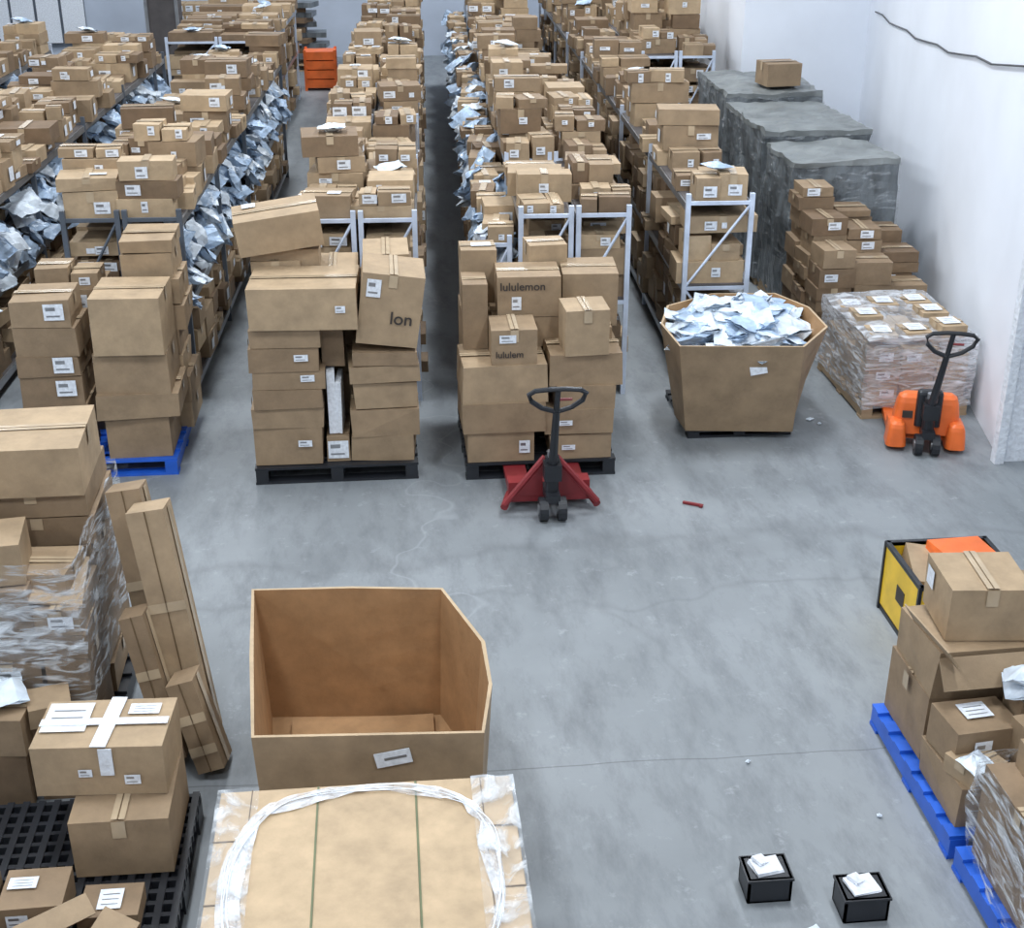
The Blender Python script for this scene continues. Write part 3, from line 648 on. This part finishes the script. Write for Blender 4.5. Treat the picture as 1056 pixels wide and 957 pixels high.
# ------------------------------------------------------------------ pallet jacks
def jack(x,y,rz,col,lean=-.3,turn=0,chunky=False,s=1.0,wide=1.0,top=1.02,tilt=.0):
    T=Matrix.Translation((x,y,0))@Matrix.Rotation(rz,4,'Z')@Matrix.Scale(s,4)
    mb=MB()
    for sx in (-.2,.2):
        mb.bx(sx-.08,sx+.08,.12,1.25,.055,.1,col,mtx=T)
        mb.tube([(sx-.05,1.1,.04),(sx+.05,1.1,.04)],.038,'black',12,mtx=T)
    mb.bx(-.29,.29,.08,.2,.05,.2,col,mtx=T)
    for sg in (-1,1):
        if not chunky:
            mb.tube([(sg*.04,.02,.42),(sg*.33*wide,-.02,.08)],.024,col,8,mtx=T)
            mb.tube([(sg*.33*wide,-.02,.06),(sg*.28,.12,.1)],.028,col,8,mtx=T)
        vs=[(sg*.05,.06,.40),(sg*.28,.09,.10),(sg*.05,.06,.10)]
        vs+= [(a,b_+.03,c_) for a,b_,c_ in vs]
        mb.add([T@Vector(v) for v in vs],[(0,1,2),(5,4,3),(0,3,4,1),(1,4,5,2),(2,5,3,0)],col)
        mb.tube([(sg*.035,-.12,.085),(sg*.095,-.12,.085)],.085,'black',16,mtx=T)
        mb.tube([(sg*.03,-.12,.085),(sg*.1,-.12,.085)],.04,'steel',12,mtx=T)
    mb.bx(-.05,.05,-.16,.08,.14,.2,'black',mtx=T)
    mb.tube([(0,-.06,.18),(0,-.06,.46)],.05,'black',14,mtx=T); mb.tube([(0,-.06,.46),(0,-.06,.5)],.035,'steel',12,mtx=T)
    mb.bx(-.06,.06,-.14,-.02,.30,.42,'black',mtx=T)
    if chunky:
        mb.rbox(-.27,.27,.0,.22,.12,.44,.07,col,mtx=T,taper=.03)
        for sg in (-1,1): mb.rbox(min(sg*.15,sg*.31),max(sg*.15,sg*.31),-.10,.14,.04,.24,.05,col,mtx=T,taper=.015)
        mb.rbox(-.10,.10,-.03,.06,.2,.50,.03,'black',mtx=T)
        mb.bx(-.2,-.12,-.006,.0,.26,.32,'ink',mtx=T)
    p0=Vector((0,-.1,.42)); p1=Vector((turn,-.1+lean,top))
    mb.tube([p0,p1],[.032,.024],'black',10,mtx=T)
    d=(p1-p0).normalized()+Vector((0,tilt,0)); d.normalize(); side=Vector((1,0,0)); 
    pts=[(-.02,0),(-.10,.03),(-.17,.09),(-.19,.15),(-.15,.18),(-.05,.19),(.05,.19),(.15,.18),(.19,.15),(.17,.09),(.10,.03),(.02,0)]
    mb.tube([p1+side*a+d*b_ for a,b_ in pts],.018,'black',8,closed=True,mtx=T)
    mb.tube([p1,p1+d*.18],.02,'black',8,mtx=T); mb.tube([p1+d*.10,p1+d*.10+side*.1],.01,'red',6,mtx=T)
    return mb
jack(1.08,8.54,0,'red',-.16,top=.88).obj('hand_pallet_jack')
jack(4.12,9.36,-.25,'orange',-.02,turn=.06,chunky=True,s=.97,top=.84).obj('hand_pallet_jack')

# ------------------------------------------------------------------ right side pallets near wall
mb=MB(); mb.pallet(3.82,9.98,.90,1.2)
for ix in range(3):
    for iy in range(3):
        stack(mb,3.85+ix*.28,3.85+ix*.28+.27,10.0+iy*.39,10.0+iy*.39+.37,.13,R.uniform(.45,.64),hs=(.1,.17),lab=.6,sh=(.35,.8))
for i in range(9):
    if i!=4: mb.c(3.87+(i%3)*.28,4.09+(i%3)*.28,10.05+(i//3)*.38,10.3+(i//3)*.38,.645,.66+R.uniform(.02,.1),shade=.7,labels=[('t',.5,.5,.15,.16)],rz=R.uniform(-.1,.1))
ob=mb.obj('film_wrapped_carton_pallet')
sh=MB(); shell(sh,3.80,4.72,9.95,11.2,.1,.70,'filmw',.035,14,sd=5); sh.obj('film_wrap',ob)
mb=MB(); mb.pallet(3.8,11.4,1.1,1.1)
for ix in range(3):
    for iy in range(3):
        stack(mb,3.84+ix*.35,3.84+ix*.35+.33,11.42+iy*.36,11.42+iy*.36+.34,.13,(1.25,1.12,.9)[ix]-(.25,.1,0)[iy]+(.0,.05,.1)[iy]+R.uniform(-.08,.08),hs=(.1,.18),sh=(.0,.4),lab=.4,j=.03)
mb.obj('palletized_carton_stack')
for k in range(5):
    y=12.66+k*1.04; off=(.08,.08,.16,.2,.3)[k]+.04; wd=(1.04,1.1,1.06,1.12,1.08)[k]
    mb=MB(); mb.pallet(3.78+off,y,wd,.92)
    h=(1.54,1.63,1.56,1.65,1.6)[k]
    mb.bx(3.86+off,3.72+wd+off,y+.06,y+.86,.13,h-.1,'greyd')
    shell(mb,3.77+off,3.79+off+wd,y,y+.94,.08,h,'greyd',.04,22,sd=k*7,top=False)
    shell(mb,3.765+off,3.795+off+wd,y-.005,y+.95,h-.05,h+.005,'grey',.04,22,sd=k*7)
    if k==3: mb.carton(4.72,16.25,h+.03,.42,.4,.26,shade=.3,rz=.1)
    ob=mb.obj('grey_wrapped_pallet')
    sh=MB(); shell(sh,3.755+off,3.805+off+wd,y-.015,y+.95,.15,h-.03,'filmg',.04,18,sd=k*7,top=False); sh.obj('film_wrap',ob)

# ------------------------------------------------------------------ small floor things
for (x,y) in ((1.49,4.58),(1.88,4.42)):
    mb=MB(); w_,d_,h_=.20,.16,.13
    mb.bx(x,x+w_,y,y+d_,0,.01,'black')
    for (a,b_,c_,d2) in ((x,x+w_,y,y+.012),(x,x+w_,y+d_-.012,y+d_),(x,x+.012,y,y+d_),(x+w_-.012,x+w_,y,y+d_)): mb.bx(a,b_,c_,d2,0,h_,'black')
    mb.bx(x-.006,x+w_+.006,y-.006,y+d_+.006,h_-.012,h_,'black')
    mb.box((x+w_/2,y+d_/2,h_+.006),(.13,.10,.012),'label',rot=(.05,.05,.2),jit=.006); mb.box((x+w_/2-.02,y+d_/2+.03,h_+.02),(.07,.06,.012),'label',rot=(.1,.3,.6))
    mb.obj('small_black_bin')
deb=[(1.72,4.36,.11),(1.75,5.58,.025),(2.28,5.1,.025),(3.4,10.0,.06),(-1.65,8.95,.06),(-1.25,6.95,.03),(3.45,9.9,.03)]
for x,y,s_ in deb:
    mb=MB(); mb.bag((x,y,.012),s_,s_*.7,.02,(0,0,R.uniform(0,3)),'bagw'); mb.obj('paper_scrap')
mb=MB(); mb.box((2.1,8.55,.012),(.13,.02,.016),'red',rot=(0,0,-.5)); mb.box((2.16,8.51,.012),(.025,.03,.016),'red',rot=(0,0,-.5)); mb.obj('red_marker_pen')

# ------------------------------------------------------------------ camera
cam=bpy.data.cameras.new('camera'); co=bpy.data.objects.new('camera',cam); scene.collection.objects.link(co)
cam.sensor_width=36; cam.lens=1400/1056*36; cam.clip_end=200
co.location=(0,0,4.33); co.rotation_euler=(math.radians(90-24.7),0,math.radians(-5.4))
scene.camera=co
